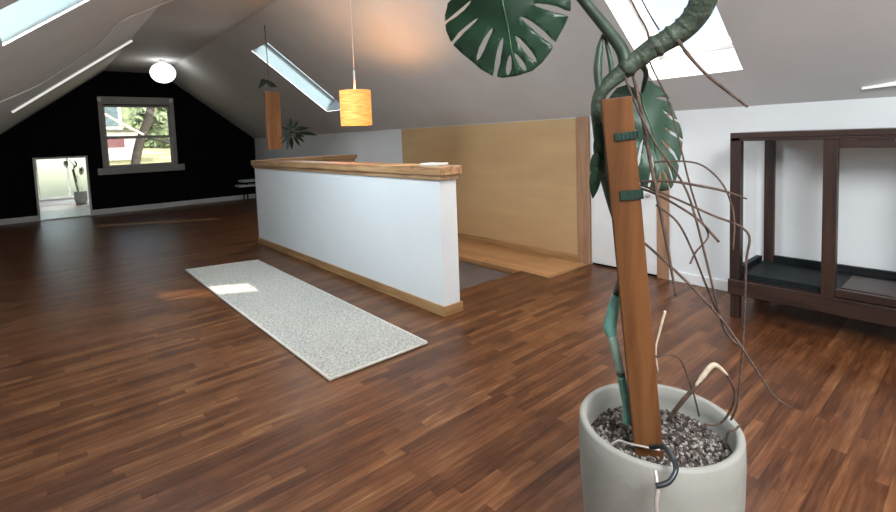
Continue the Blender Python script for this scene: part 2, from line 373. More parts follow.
# walls
mb = MB(); holed(mb, (XR, 0, 0), Y, Z, YF, YB, 0, ZK, [(1.95, 2.60, 0, 1.405)]); struct(mb.obj('wall_right', M_white, fix=False))
mb = MB(); mb.quad((XL, YF, 0), (XL, YB, 0), (XL, YB, ZK), (XL, YF, ZK)); struct(mb.obj('wall_left', M_white, fix=False))
WB = (1.10, 2.30, .93, 2.20)       # gable window opening x0 x1 z0 z1
def gable(mb, y, win, dy):
    x0, x1, z0, z1 = win
    xs = [XL, x0, x1, XR]
    zt = lambda x: ZK + (x - XL) / (XA - XL) * (ZC - ZK) if x < XA else (ZC if x <= XB else ZK + (XR - x) / (XR - XB) * (ZC - ZK))
    P = lambda x, z: (x, y, z)
    cut = sorted({XL, x0, x1, XA, XB, XR})
    for a, b in zip(cut, cut[1:]):
        if a >= x0 - 1e-6 and b <= x1 + 1e-6:
            mb.quad(P(a, 0), P(b, 0), P(b, z0), P(a, z0)); mb.quad(P(a, z1), P(b, z1), P(b, zt(b)), P(a, zt(a)))
        else: mb.quad(P(a, 0), P(b, 0), P(b, zt(b)), P(a, zt(a)))
    q = [(x0, z0), (x1, z0), (x1, z1), (x0, z1)]
    for (a, b), (c, d) in zip(q, q[1:] + q[:1]): mb.quad((a, y, b), (c, y, d), (c, y + dy, d), (a, y + dy, b))
mb = MB(); gable(mb, YB, WB, .14); struct(mb.obj('wall_back', M_black, fix=False))
WF = (.05, 3.1, .35, 2.05)
mb = MB(); gable(mb, YF, WF, -.14); struct(mb.obj('wall_front', M_white, fix=False))

# tan wall beside the stairs, with its wood edges, then the low white door
mb = MB(); mb.box(4.032, 4.049, 2.75, 5.70, .07, 1.43); struct(mb.obj('wall_stairs', M_yellow))
mb = MB(); mb.box(4.022, 4.049, 2.75, 5.70, 0, .07); struct(mb.obj('baseboard_stairs', M_base_oak, bevel=.003))
mb = MB(); mb.box(4.02, 4.049, 2.61, 2.75, 0, 1.435); struct(mb.obj('trim_3', M_casing, bevel=.003))
mb = MB(); mb.box(4.025, 4.049, 1.85, 1.95, 0, 1.415); struct(mb.obj('trim_4', M_casing, bevel=.003))
d = struct(MB().box(4.04, 4.075, 1.955, 2.60, .02, 1.40).obj('door_1', M_trimw, bevel=.003))
mb = MB(); mb.tube([(4.04, 2.02, .72), (4.015, 2.02, .72)], .008).lathe([(0, 0), (.014, 0)], c=(4.012, 2.02, .72)); mb.blob((4.0, 2.02, .72), (.018, .022, .022))
mb.obj('door_knob', M_steel, d)
MB().box(4.08, 4.10, 1.9, 2.65, 0, 1.44).obj('door_backing', M_black, d)
mb = MB(); mb.box(4.032, 4.049, -3.19, 1.85, 0, .085); struct(mb.obj('baseboard_right', M_trimw, bevel=.004))
mb = MB(); mb.box(4.032, 4.049, 5.70, 11.84, 0, .085); struct(mb.obj('baseboard_right', M_trimw, bevel=.004))
mb = MB(); mb.box(XL, XR, 11.832, 11.849, 0, .105); struct(mb.obj('baseboard_back', M_trimw, bevel=.004))
mb = MB(); mb.box(XL + .001, XL + .018, YF, YB, 0, .085); struct(mb.obj('baseboard_left', M_trimw, bevel=.004))

# gable window in the black wall: wide casing, double hung sash, sill
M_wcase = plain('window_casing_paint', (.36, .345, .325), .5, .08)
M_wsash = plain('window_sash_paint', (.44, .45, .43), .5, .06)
w = struct(MB().box(1.03, 1.11, 11.825, 11.849, .93, 2.34).box(2.29, 2.37, 11.825, 11.849, .93, 2.34).box(1.03, 2.37, 11.82, 11.849, 2.21, 2.36).obj('window_1', M_wcase, bevel=.003))
MB().box(.93, 2.48, 11.74, 11.849, .79, .925).obj('sill', M_wcase, w, bevel=.006)
mb = MB()
for z0, z1, y in ((.93, 1.55, 11.89), (1.52, 2.20, 11.93)):
    mb.box(1.10, 1.145, y, y + .03, z0, z1).box(2.255, 2.30, y, y + .03, z0, z1).box(1.145, 2.255, y, y + .03, z0, z0 + .045).box(1.145, 2.255, y, y + .03, z1 - .045, z1)
mb.obj('sash', M_wsash, w)
MB().quad((1.14, 11.905, .96), (2.26, 11.905, .96), (2.26, 11.905, 1.52), (1.14, 11.905, 1.52)).obj('pane', M_pane, w)
MB().quad((1.14, 11.945, 1.55), (2.26, 11.945, 1.55), (2.26, 11.945, 2.17), (1.14, 11.945, 2.17)).obj('pane', M_pane, w)
for x in (1.055, 2.315): MB().box(x - .03, x + .035, 11.80, 11.82, 2.26, 2.34).obj('bracket', M_trimw, w, bevel=.004)

# unseen window in the gable behind the viewer, added for fill light and the mirror
w = struct(MB().box(-.05, .05, -3.199, -3.17, .25, 2.15).box(3.1, 3.2, -3.199, -3.17, .25, 2.15).box(.05, 3.1, -3.199, -3.17, 2.05, 2.15).box(-.08, 3.23, -3.199, -3.14, .25, .35).box(1.03, 1.09, -3.3, -3.2, .35, 2.05).box(2.06, 2.12, -3.3, -3.2, .35, 2.05).obj('window_2', M_trimw, bevel=.003))
MB().quad((.05, -3.26, .35), (3.1, -3.26, .35), (3.1, -3.26, 2.05), (.05, -3.26, 2.05)).obj('pane', M_rearpane, w)

# skylights: frame and pane at the top of each shaft
def skylight(i, O, V, N, h, pane=M_skypane):
    O = Vector(O); F = MB(); G = MB()
    P = lambda y, s, d: O + Y * y + V * s + N * d
    y0, y1, s0, s1 = h; b = .045
    def slab(mbx, a0, a1, b0, b1, d0, d1):
        q = [P(a0, b0, d0), P(a1, b0, d0), P(a1, b1, d0), P(a0, b1, d0), P(a0, b0, d1), P(a1, b0, d1), P(a1, b1, d1), P(a0, b1, d1)]
        v = [mbx.bm.verts.new(p) for p in q]
        for f in ((3, 2, 1, 0), (4, 5, 6, 7), (0, 1, 5, 4), (1, 2, 6, 5), (2, 3, 7, 6), (3, 0, 4, 7)): mbx.bm.faces.new([v[k] for k in f])
    slab(F, y0 - .03, y0 + b, s0 - .03, s1 + .03, SHAFT - .01, SHAFT + .05); slab(F, y1 - b, y1 + .03, s0 - .03, s1 + .03, SHAFT - .01, SHAFT + .05)
    slab(F, y0 + b, y1 - b, s0 - .03, s0 + b, SHAFT - .01, SHAFT + .05); slab(F, y0 + b, y1 - b, s1 - b, s1 + .03, SHAFT - .01, SHAFT + .05)
    w = struct(F.obj('window_%d' % i, M_trimw))
    G.quad(P(y0 + .01, s0 + .01, SHAFT + .015), P(y1 - .01, s0 + .01, SHAFT + .015), P(y1 - .01, s1 - .01, SHAFT + .015), P(y0 + .01, s1 - .01, SHAFT + .015))
    G.obj('pane', pane, w)
skylight(3, (XR, 0, ZK), VR, NR, R_HOLES[0]); skylight(4, (XR, 0, ZK), VR, NR, R_HOLES[1], M_farpane)
skylight(5, (XL, 0, ZK), VL, NL, L_HOLES[0], M_leftpane); skylight(6, (XL, 0, ZK), VL, NL, L_HOLES[1])  # the last skylight is unseen, put in for its light

# ---------------------------------------------------------------- half wall round the stairs
t = thing('half_wall', 'white half wall with a wooden cap guarding the stair opening', 'half wall', (2.24, 4.4, 0))
MB().box(2.15, 2.304, 2.60, 6.36, .0, .985).box(2.304, 3.50, 6.26, 6.36, 0, .985).obj('wall_body', M_half, t, bevel=.004)
mb = MB(); mb.box(2.136, 2.1495, 2.586, 6.37, .0, .075).obj('baseboard', M_base_oak, t, bevel=.003)
mb = MB(); mb.box(2.1497, 2.318, 2.586, 2.5998, .0, .075).obj('baseboard', M_base_oak_x, t, bevel=.003)
def rough_plank(x0, x1, y0, y1, z0, z1, along, name, mat):
    """a plank with slightly wandering edges"""
    mb = MB(); n = 26
    rings = []
    for i in range(n + 1):
        k = i / n; j = [random.uniform(-.006, .006) for _ in range(4)]
        if along == 'y':
            y = y0 + (y1 - y0) * k; rings.append([(x0 + j[0], y, z0), (x1 + j[1], y, z0), (x1 + j[1], y, z1 + j[2] * .3), (x0 + j[0] * .6, y, z1 + j[3] * .3)])
        else:
            x = x0 + (x1 - x0) * k; rings.append([(x, y0 + j[0], z0), (x, y1 + j[1], z0), (x, y1 + j[1], z1 + j[2] * .3), (x, y0 + j[0] * .6, z1 + j[3] * .3)])
    rv = [[mb.bm.verts.new(p) for p in r] for r in rings]
    for a, b in zip(rv, rv[1:]):
        for k in range(4): mb.bm.faces.new((a[k], a[(k + 1) % 4], b[(k + 1) % 4], b[k]))
    mb.bm.faces.new(rv[0]); mb.bm.faces.new(rv[-1][::-1])
    return mb.obj(name, mat, t, bevel=.006)
rough_plank(2.118, 2.325, 2.555, 6.38, 1.018, 1.082, 'y', 'cap', M_cap)
rough_plank(2.326, 3.58, 6.20, 6.38, 1.03, 1.09, 'x', 'cap', M_cap_x)
MB().box(2.132, 2.315, 2.575, 6.37, .985, 1.0178).obj('cap_trim', M_capl, t, bevel=.003)
MB().box(2.316, 3.55, 6.22, 6.37, .985, 1.0298).obj('cap_trim', M_capl, t, bevel=.003)

p = tag(MB().box(-.06, .06, -.09, .09, 0, .016).obj('paper_packet', M_paper, origin=(0, 0, 0), bevel=.004), 'small white paper packet lying on the near end of the wooden cap', 'packet')
p.location = (2.235, 2.76, 1.0835); p.rotation_euler = (0, 0, .12)

# stairs going down
t = thing('staircase', 'grey carpeted stairs going down behind the white half wall', 'stairs', (2.87, 4.4, -2.5))
for i in range(9):
    z = -.055 - i * .22; y = 2.966 if i == 0 else 3.75 + (i - 1) * .27
    MB().box(2.31, 3.405, y, min(3.95 if i == 0 else y + .30, 6.24), z - .20, z).obj('tread', M_carpet, t, bevel=.012)

# ---------------------------------------------------------------- rug
t = thing('runner_rug', 'long cream shag runner rug on the wood floor beside the half wall', 'rug', (1.44, 3.9, 0))
c00, c10, c11, c01 = Vector((1.114, 2.335, 0)), Vector((1.772, 2.327, 0)), Vector((1.785, 5.36, 0)), Vector((1.097, 5.534, 0))
nx, ny = 130, 520
bm = bmesh.new(); g = []
rr = random.Random(3)
for j in range(ny + 1):
    row = []
    for i in range(nx + 1):
        u, v = i / nx, j / ny
        p = (c00 * (1 - u) + c10 * u) * (1 - v) + (c01 * (1 - u) + c11 * u) * v
        edge = min(i, nx - i, j, ny - j)
        if edge: p = p + Vector((rr.uniform(-.002, .002), rr.uniform(-.002, .002), 0))
        p.z = .002 if edge == 0 else .014 + rr.uniform(-.0055, .0055)
        row.append(bm.verts.new(p))
    g.append(row)
for j in range(ny):
    for i in range(nx): bm.faces.new((g[j][i], g[j][i + 1], g[j + 1][i + 1], g[j + 1][i]))
mb = MB(); mb.bm.free(); mb.bm = bm
mb.obj('pile', M_rug, t, fix=False)
mb = MB(); ring = [c00, c10, c11, c01, c00]
mid = (c00 + c11) / 2
for a, b in zip(ring, ring[1:]): mb.tube([a + Vector((0, 0, .009)), b + Vector((0, 0, .009))], .0085, 8, smooth=False)
mb.obj('binding', M_rugedge, t)

# ---------------------------------------------------------------- display cabinet against the right wall
t = thing('display_cabinet', 'dark wood display cabinet with glass sides on short legs against white wall', 'cabinet', (3.77, .66, 0))
cx0, cx1, cy0, cy1, ct = 3.497, 4.025, .125, 1.195, 1.245
pw = .062
for y in (cy0, cy1 - pw):
    for x in (cx0, cx1 - pw):
        MB().box(x + .004, x + pw - .004, y + .004, y + pw - .004, 0, .165).obj('leg', M_dark_z, t, bevel=.003)
MB().box(cx0 - .008, cx1, cy0 - .008, cy1 + .008, .160, .262).obj('base', M_dark, t, bevel=.004)
MB().box(cx0, cx1, cy0, cy1, ct - .035, ct).box(cx0, cx0 + .045, cy0, cy1, ct - .055, ct - .035).obj('top', M_dark, t, bevel=.003)
for y in (cy0, cy1 - pw):
    for x, wd, dy in ((cx0, pw, 0), (cx1 - .035, .035, -.058 if y > .5 else .058)):
        MB().box(x, x + wd, y + dy, y + dy + pw, .262, ct - .035).obj('post', M_dark_z, t, bevel=.003)
my = .664
MB().box(cx0, cx0 + .05, my - .034, my + .034, .262, ct - .055).obj('post', M_dark_z, t, bevel=.003)
MB().box(cx0 + .05, cx1 - .03, cy0 + .06, cy1 - .06, .262, .30).obj('floor_panel', M_liner, t)
mb = MB()
mb.box(cx0 + pw, cx1 - .035, cy1 - .05, cy1 - .015, .262, .335).box(cx0 + pw, cx1 - .035, cy0 + .015, cy0 + .05, .262, .335).box(cx1 - .03, cx1, cy0 + pw, my, .262, .345).box(cx1 - .03, cx1, my, cy1 - pw, .262, .345)
mb.obj('lower_rail', M_liner, t)
MB().quad((cx0 + pw, cy1 - .03, .335), (cx1 - .035, cy1 - .03, .335), (cx1 - .035, cy1 - .03, ct - .035), (cx0 + pw, cy1 - .03, ct - .035)).obj('pane', M_glass, t)
MB().quad((cx0 + pw, cy0 + .03, .335), (cx1 - .035, cy0 + .03, .335), (cx1 - .035, cy0 + .03, ct - .035), (cx0 + pw, cy0 + .03, ct - .035)).obj('pane', M_glass, t)
dr = MB().box(cx0 + .004, cx0 + .034, cy0 + pw, my - .034, .266, .312).box(cx0 + .004, cx0 + .034, cy0 + pw, my - .034, 1.142, ct - .058).box(cx0 + .004, cx0 + .034, cy0 + pw, cy0 + pw + .045, .312, 1.142).obj('door', M_dark, t, bevel=.003)
MB().quad((cx0 + .018, cy0 + pw + .045, .312), (cx0 + .018, my - .034, .312), (cx0 + .018, my - .034, 1.142), (cx0 + .018, cy0 + pw + .045, 1.142)).obj('pane', M_glass, dr)
MB().box(cx0 + .06, cx0 + .40, cy0 + .07, my - .05, .3005, .312).obj('inner_shelf', M_dark, t, bevel=.003)

# ---------------------------------------------------------------- mirror leaning on the black wall
t = thing('leaning_mirror', 'white framed mirror leaning on the black wall, left of the window', 'mirror', (.40, 11.70, 0))
a = math.radians(1.9)
R = Matrix.Translation((.378, 11.765, 0)) @ Matrix.Rotation(-a, 4, 'X')
mw, mh, fw = .41, 1.19, .035
mb = MB(); mb.box(-mw, -mw + fw, -.012, .018, 0, mh, R).box(mw - fw, mw, -.012, .018, 0, mh, R).box(-mw + fw, mw - fw, -.012, .018, 0, fw * .6, R).box(-mw + fw, mw - fw, -.012, .018, mh - fw, mh, R)
mb.obj('frame', M_mirframe, t, bevel=.003)
MB().box(-mw + fw - .002, mw - fw + .002, .0, .006, fw * .6 - .002, mh - fw + .002, R).obj('mirror_glass', M_mirror, t)

# low two tier shelf in the far corner
t = thing('low_shelf', 'low pale green two tier shelf at the foot of the black wall', 'shelf', (3.83, 11.66, 0))
for z, x0 in ((.36, 3.52), (.47, 3.60)): MB().box(x0, 4.02, 11.48, 11.82, z - .045, z).obj('shelf_board', M_shelf, t, bevel=.004)
for x in (3.70, 3.98):
    for y in (11.52, 11.78): MB().box(x - .012, x + .012, y - .012, y + .012, 0, .43).obj('leg', M_black, t)

# ---------------------------------------------------------------- lamps
def pend(x, y):
    return ZC if XA <= x <= XB else ZK + (XR - x) / (XR - XB) * (ZC - ZK)
lx, ly = 2.378, 4.1
t = thing('pendant_lamp', 'lit orange drum pendant lamp hanging over the stair opening', 'lamp', (lx, ly, 1.6))
zt, zb, lr = 1.765, 1.435, .145
mb = MB(); mb.lathe([(lr, zb), (lr + .004, zb), (lr + .004, zt), (lr, zt), (lr, zb)], 56, (lx, ly, 0), smooth=False); mb.obj('shade', M_shade, t)
mb = MB(); mb.tube([(lx, ly, pend(lx, ly) - .02), (lx, ly, 1.95)], .003, 6).tube([(lx, ly, 1.96), (lx, ly, 1.70)], .010, 8); mb.obj('cord', M_cordw, t)
mb = MB()
for k in range(3):
    q = k * 2 * PI / 3; mb.tube([(lx, ly, zt - .02), (lx + lr * math.cos(q), ly + lr * math.sin(q), zt - .02)], .003, 6)
mb.obj('shade_frame', M_steel, t)
MB().blob((lx, ly, 1.62), (.04, .04, .055), 3).obj('bulb', M_bulb, t)
MB().lathe([(0, -.03), (.05, -.03), (.05, 0), (0, 0)], 24, (lx, ly, pend(lx, ly) - .0)).obj('ceiling_rose', M_trimw, t)

gx, gy, gz = 1.873, 10.0, 2.64
t = thing('paper_globe_lamp', 'lit white paper globe lamp hung close under the ceiling', 'lamp', (gx, gy, gz))
mb = MB(); pr = []
for i in range(49):
    a_ = PI * i / 48; k = 1 - .012 * (i % 4 == 0); pr.append((.205 * math.sin(a_) * k if 0 < i < 48 else 0, -.18 * math.cos(a_)))
mb.lathe(pr, 48, (gx, gy, gz)); mb.obj('shade', M_globe, t)
MB().lathe([(0, 2.81), (.05, 2.81), (.06, 2.869), (0, 2.869)], 24, (gx, gy, 0)).obj('ceiling_rose', M_trimw, t)

# slim batten lamp on the left slope
def slope_pt(x, y, d):  # point hung d below the left slope
    return Vector((XL, y, ZK)) + VL * sL(x) - NL * d
t = thing('batten_lamp', 'slim white batten lamp fixed up the left ceiling slope', 'lamp', tuple(slope_pt(.5, 8.18, .02)))
A, B = slope_pt(-.19, 8.14, .03), slope_pt(1.16, 8.20, .03)
mb = MB(); mb.tube([A, B], .014, 10, smooth=False); mb.obj('light_tube', M_strip_glow, t)
mb = MB(); mb.tube([A + NL * .02, B + NL * .02], .012, 4, smooth=False); mb.obj('back_plate', M_trimw, t)
tag(MB().tube(CORD, .008, 8).obj('electric_cord', M_cordg), 'thin pale electric cord sagging across the left ceiling slope', 'cord')

# slim white strip low on the right slope, glow put into its material
def rslope(x, y, d): return Vector((XR, y, ZK)) + VR * sR(x) - NR * d
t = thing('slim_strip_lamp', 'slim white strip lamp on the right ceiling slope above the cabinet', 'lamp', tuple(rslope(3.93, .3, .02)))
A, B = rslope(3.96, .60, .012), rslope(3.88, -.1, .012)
MB().tube([A, B], [.006, .03], 8, smooth=False).obj('light_tube', M_strip_glow, t)
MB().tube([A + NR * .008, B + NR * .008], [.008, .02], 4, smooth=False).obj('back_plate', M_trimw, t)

# ---------------------------------------------------------------- leaves
def frame(base, tip, normal):
    b, e, n = Vector(base), Vector(tip), Vector(normal)
    y = (e - b).normalized(); n = (n - y * n.dot(y)).normalized(); x = y.cross(n)
    return b, x, y, n
SLOTS = ((.10, .55, .04, .28), (.31, .62, .18, .30), (.54, .58, .35, .27), (.78, .40, .47, .14), (.93, .22, .62, .06), (.99, .07, .80, .02))
def monstera(base, tip, normal, name, mat, parent, ribmat, seed=1, fold=.12, droop=.12, wide=1., closed=(), roll=0.):
    """heart shaped leaf with deep slots between the side veins; built as one sheet with thickness"""
    rnd = random.Random(seed)
    b, ax, ay, an = frame(base, tip, normal); Ln = (Vector(tip) - Vector(base)).length
    prof = [(0, .0), (-.06, .05), (-.13, .16), (-.13, .30), (-.05, .45), (.08, .55), (.22, .61), (.38, .62), (.52, .59), (.64, .51), (.75, .42), (.85, .345), (.93, .255), (.985, .15), (1., 0)]
    def dense(side):
        o = []
        for (u0, v0), (u1, v1) in zip(prof, prof[1:]):
            for k in range(6): s = k / 6; o.append(Vector((u0 + (u1 - u0) * s, side * (v0 + (v1 - v0) * s))))
        return o
    out = []; holes = []
    for side in (1, -1):
        pts = dense(side); cj = {}
        for k, (eu, ev, ru, rv) in enumerate(SLOTS):
            eu += rnd.uniform(-.02, .02)
            e = Vector((eu, side * ev)); j = min(range(20, len(pts) - 3), key=lambda q: (pts[q] - e).length)
            while j in cj or j - 1 in cj: j += 1
            cj[j] = (Vector((ru + rnd.uniform(-.02, .02), side * rv)), (k, side) not in closed)
        seq = []
        for q, p in enumerate(pts):
            if q in cj:
                r, o = cj[q]; d = (r - p); ln = d.length; d.normalize(); pr = Vector((-d.y, d.x)) * (1 if side > 0 else -1)
                wid = rnd.uniform(.023, .033)
                if o:
                    pw_ = [(0, .75), (.12, .6), (.35, .9), (.65, .8), (.88, .5)]
                    seq += [p + d * ln * s - pr * wid * w_ for s, w_ in pw_] + [p + d * ln] + [p + d * ln * s + pr * wid * w_ for s, w_ in pw_[::-1]]
                else:
                    seq.append(p); ph = [(.2, .6), (.4, .9), (.65, .8), (.88, .5)]
                    holes.append([p + d * ln * .1] + [p + d * ln * s - pr * wid * w_ for s, w_ in ph] + [p + d * ln] + [p + d * ln * s + pr * wid * w_ for s, w_ in ph[::-1]])
            else: seq.append(p)
        out.append(seq)
    outline = out[0] + out[1][1:][::-1]
    outline = [outline[0]] + outline[1:]
    def clean(pl):
        o = []
        for p in pl:
            if not o or (p - o[-1]).length > .002: o.append(p)
        if (o[0] - o[-1]).length < .002: o.pop()
        return o
    outline = clean(outline)
    def inside(p, pl):
        c = False
        for a, d in zip(pl, pl[1:] + pl[:1]):
            if (a.y > p.y) != (d.y > p.y) and p.x < (d.x - a.x) * (p.y - a.y) / (d.y - a.y) + a.x: c = not c
        return c
    V = list(outline); F = [list(range(len(outline)))]
    E = []
    for h in holes:
        i0 = len(V); V += h; E += [(i0 + k, i0 + (k + 1) % len(h)) for k in range(len(h))]
    E += [(k, (k + 1) % len(outline)) for k in range(len(outline))]
    for i in range(26):
        for j in range(23):
            p = Vector((-.12 + 1.12 * i / 25, -.6 + 1.2 * j / 22)); V.append(p)
    vv, ee, ff, *_ = delaunay_2d_cdt(V, E, [], 0, 1e-5)
    mb = MB()
    def P3(p):
        u, v = p.x, p.y
        z = -fold * abs(v) ** 1.2 - droop * (u - .3) ** 2 * (1 if u > .3 else .4) + .02 * math.sin(abs(v) * 9 + u * 13 + seed)
        return b + ax * v * wide * Ln + ay * u * Ln + an * z * Ln
    bv = [mb.bm.verts.new(P3(p)) for p in vv]
    for f in ff:
        c = sum((vv[k] for k in f), Vector((0, 0))) / len(f)
        if inside(c, outline) and not any(inside(c, h) for h in holes):
            q = mb.bm.faces.new([bv[k] for k in f]); q.smooth = True
    bmesh.ops.delete(mb.bm, geom=[v for v in mb.bm.verts if not v.link_faces], context='VERTS')
    o = mb.obj(name, mat, parent)
    s = o.modifiers.new('thickness', 'SOLIDIFY'); s.thickness = .0016
    mb = MB()
    off = an * .0018
    mb.tube([P3(Vector((k / 10, 0))) + off for k in range(11)], [.0035 * (1 - .08 * k) for k in range(11)], 6)
    mb.obj('midrib', ribmat, o)
    return o
def lance(mb, base, tip, wid, normal, curl=.15):
    b, ax, ay, an = frame(base, tip, normal); Ln = (Vector(tip) - Vector(base)).length
    rows = []
    for i in range(9):
        u = i / 8; w = wid * math.sin(PI * min(1, u ** .75)) ** .8 if 0 < u < 1 else .0008
        c = b + ay * u * Ln - an * curl * Ln * u * u
        rows.append([mb.bm.verts.new(c - ax * w + an * w * .3), mb.bm.verts.new(c), mb.bm.verts.new(c + ax * w + an * w * .3)])
    for r, q in zip(rows, rows[1:]):
        for k in (0, 1): f = mb.bm.faces.new((r[k], r[k + 1], q[k + 1], q[k])); f.smooth = True

# ---------------------------------------------------------------- the big potted plant in the foreground
PX, PY, PZ = 1.225, .594, .5
plant = thing('potted_monstera', 'tall monstera plant tied to a wooden post in a grey round pot', 'plant', (PX, PY, 0))
prof = [(0, 0), (.150, 0), (.160, .006), (.180, .10), (.196, .22), (.204, .34), (.206, .43), (.2045, .492), (.201, .499), (.191, .5), (.184, .495), (.183, .46), (.182, .38), (0, .38)]
mb = MB(); mb.lathe(prof, 96, (PX, PY, 0)); pot = mb.obj('pot', M_pot, plant)
mb = MB(); mb.lathe([(.1822, .425), (.15, .43), (.1, .434), (.05, .43), (0, .432)], 40, (PX, PY, 0))
mb.obj('soil', M_soil, plant)
M_grav = bpy.data.materials.new('pumice_and_bark'); M_grav.use_nodes = True
_n = M_grav.node_tree; _b = _n.nodes['Principled BSDF']; _g = _n.nodes.new('ShaderNodeNewGeometry'); _r = _n.nodes.new('ShaderNodeValToRGB')
_e = _r.color_ramp.elements; _e[0].position = .0; _e[0].color = (.022, .016, .013, 1); _e[1].position = 1; _e[1].color = (.34, .32, .29, 1)
k = _e.new(.42); k.color = (.07, .05, .042, 1); k = _e.new(.7); k.color = (.16, .145, .13, 1)
_n.links.new(_g.outputs['Random Per Island'], _r.inputs['Fac']); _n.links.new(_r.outputs['Color'], _b.inputs['Base Color']); _b.inputs['Roughness'].default_value = .9
mb = MB(); rg = random.Random(11)
for i in range(2100):
    q = rg.uniform(0, 2 * PI); rad = .174 * math.sqrt(rg.random()); s = rg.uniform(.003, .0068)
    g = bmesh.ops.create_icosphere(mb.bm, subdivisions=1, radius=1)
    rot = Matrix.Rotation(rg.uniform(0, PI), 4, Vector((rg.random(), rg.random(), rg.random() + .01)))
    for v in g['verts']:
        c = rot @ Vector((v.co.x * s * rg.uniform(.9, 1.5), v.co.y * s, v.co.z * s * .7)); v.co = c + Vector((PX + rad * math.cos(q), PY + rad * math.sin(q), .432 + rg.uniform(0, .007)))
gr = mb.obj('gravel', M_grav, plant, fix=False); gr['kind'] = 'stuff'
# wooden post, leaning a little
pb, pt = Vector(PATHS['post'][0]), Vector(PATHS['post'][1])
az = (pt - pb).normalized(); toC = Vector((-.90, -.44, 0)); toC = (toC - az * toC.dot(az)).normalized()
toC = Matrix.Rotation(math.radians(9), 3, az) @ toC
ax_ = az.cross(toC).normalized()
PM = Matrix((( ax_.x, toC.x, az.x, pb.x), (ax_.y, toC.y, az.y, pb.y), (ax_.z, toC.z, az.z, pb.z), (0, 0, 0, 1)))
post_len = (pt - pb).length
mb = MB(); mb.box(-.0345, .0345, -.034, .0, -.04, post_len, PM); post = mb.obj('post', M_post, plant, bevel=.002)
for z0, z1, dx in ((post_len - .10, post_len - .082, .0), (post_len - .245, post_len - .222, .0)):
    mb = MB(); mb.box(-.012, .040, .0005, .0045, z0, z1, PM).box(.0355, .0395, -.036, .0045, z0, z1, PM)
    for k in range(5): mb.box(-.006 + k * .009, -.002 + k * .009, .004, .0062, z0 + .002, z1 - .002, PM)
    lab(mb.obj('tie', M_tie, plant), 'dark green plant tie')
def tubepart(name, key, r, mat, label=None, n=8):
    o = MB().tube(PATHS[key], r, n).obj(name, mat, plant)
    if label: o['label'] = label
    return o
gs = PATHS['green_stem']
tubepart('stem', 'green_stem', [.010, .011, .011, .011, .012, .011, .010, .010, .011, .012, .013, .015, .017, .020, .025, .027, .029, .028, .008], M_stem, n=14)
mb = MB()
for i in range(13, 18):   # nodes round the thick stem
    a_ = Vector(gs[i]); d_ = (Vector(gs[i + 1]) - a_).normalized()
    for k in (.2, .7):
        c_ = a_ + (Vector(gs[i + 1]) - a_) * k; mb.tube([c_ - d_ * .016, c_, c_ + d_ * .016], [.020, .0292 if i > 13 else .0245, .020], 14, smooth=False)
mb.obj('stem_node', M_stem, plant)
mb = MB(); tp = [Vector(q) for q in gs[1:7]]
mb.tube([tp[2].lerp(tp[3], .35), tp[3], tp[4]], [.014, .017, .013], 10); lab(mb.obj('tape', M_tape, plant), 'pale teal tape wrapped round the stem')
lab(MB().tube([tp[0] + Vector((0, 0, -.05)), tp[0], tp[1]], [.012, .0125, .0115], 10).obj('tape', M_tape, plant), 'teal tape at the foot of the stem')
lab(MB().tube([tp[1].lerp(tp[2], .1), tp[2], tp[2].lerp(tp[3], .3)], [.0118, .0125, .012], 10).obj('film', M_film, plant), 'pale plastic film round the stem')
tubepart('petiole', 'petiole', [.017, .016, .014, .013, .012, .010, .007, .004], M_petiole, n=10)
tubepart('petiole', 'petiole2', [.009, .007, .006, .004], M_petiole)
tubepart('leaf_sheath', 'sheath', [.010, .011, .009, .002], M_petiole)
tubepart('leaf_sheath', 'sheath2', [.006, .007, .005, .002], M_leafb)
view = Vector((-.80, -.58, .0))
monstera(PATHS['leafA'][0], PATHS['leafA'][1], view + Vector((-.05, .1, .15)), 'leaf', M_leaf, plant, M_rib, seed=4, closed=((3, 1), (4, -1), (5, 1), (5, -1), (1, -1)), wide=1.02)
monstera(PATHS['leafB'][0], PATHS['leafB'][1], (-.55, -.80, -.05), 'leaf', M_leafb, plant, M_rib, seed=9, closed=((0, 1), (3, 1)), wide=.62, fold=.25)
mb = MB()
d0, d1 = Vector(PATHS['leafD'][0]), Vector(PATHS['leafD'][1])
for k in range(4):
    s = k / 4; p0 = d0.lerp(d1, s) + Vector((.0, .012, .0)); lance(mb, p0, p0 + Vector((-.012 + .012 * (k % 2), .01 * (k - 2), -.085)), .014, (-.6, -.5, .4))
mb.obj('leaf', M_leaf, plant).modifiers.new('thickness', 'SOLIDIFY').thickness = .001
for key, r in (('r1', [.0055, .005, .0045, .004, .003]), ('r2', .0028), ('r2b', .0025), ('r3', [.005, .0055, .0055, .0055, .005, .003]), ('r4', .0034), ('r5', [.004, .004, .0038, .0035, .002]), ('r6', .0033),
               ('r7', [.004, .004, .0042, .0038, .0034, .003, .0025, .001]), ('r8', .0032), ('r9', .0026), ('r10', [.004, .0038, .0035, .0035, .004]), ('p1', .0028), ('p4', .0034)):
    tubepart('aerial_root', key, [q * .82 for q in r] if isinstance(r, list) else r * .82, M_root)
lab(tubepart('aerial_root', 'p2', [.0055, .0055, .0055, .006, .005, .0032, .003, .003, .003, .003], M_root), 'thick arched root with a pale top')
lab(tubepart('root_shoot', 'p3', [.002, .0022, .003, .0035], M_rootp), 'pale upright root shoot')
ptip = [Vector(q) for q in PATHS['p2'][2:6]]
lab(MB().tube([q + Vector((-.001, -.001, .0012)) for q in ptip], [.0035, .0062, .0064, .003], 8).obj('root_tip', M_rootp, plant), 'pale tan root elbow')
lab(MB().tube(PATHS['hook'], .006, 8).obj('clamp', M_iron, plant), 'dark curved clamp over the pot rim')
lab(MB().tube(PATHS['rod'], .0032, 8).obj('wire', M_steel, plant), 'pale bent wire')
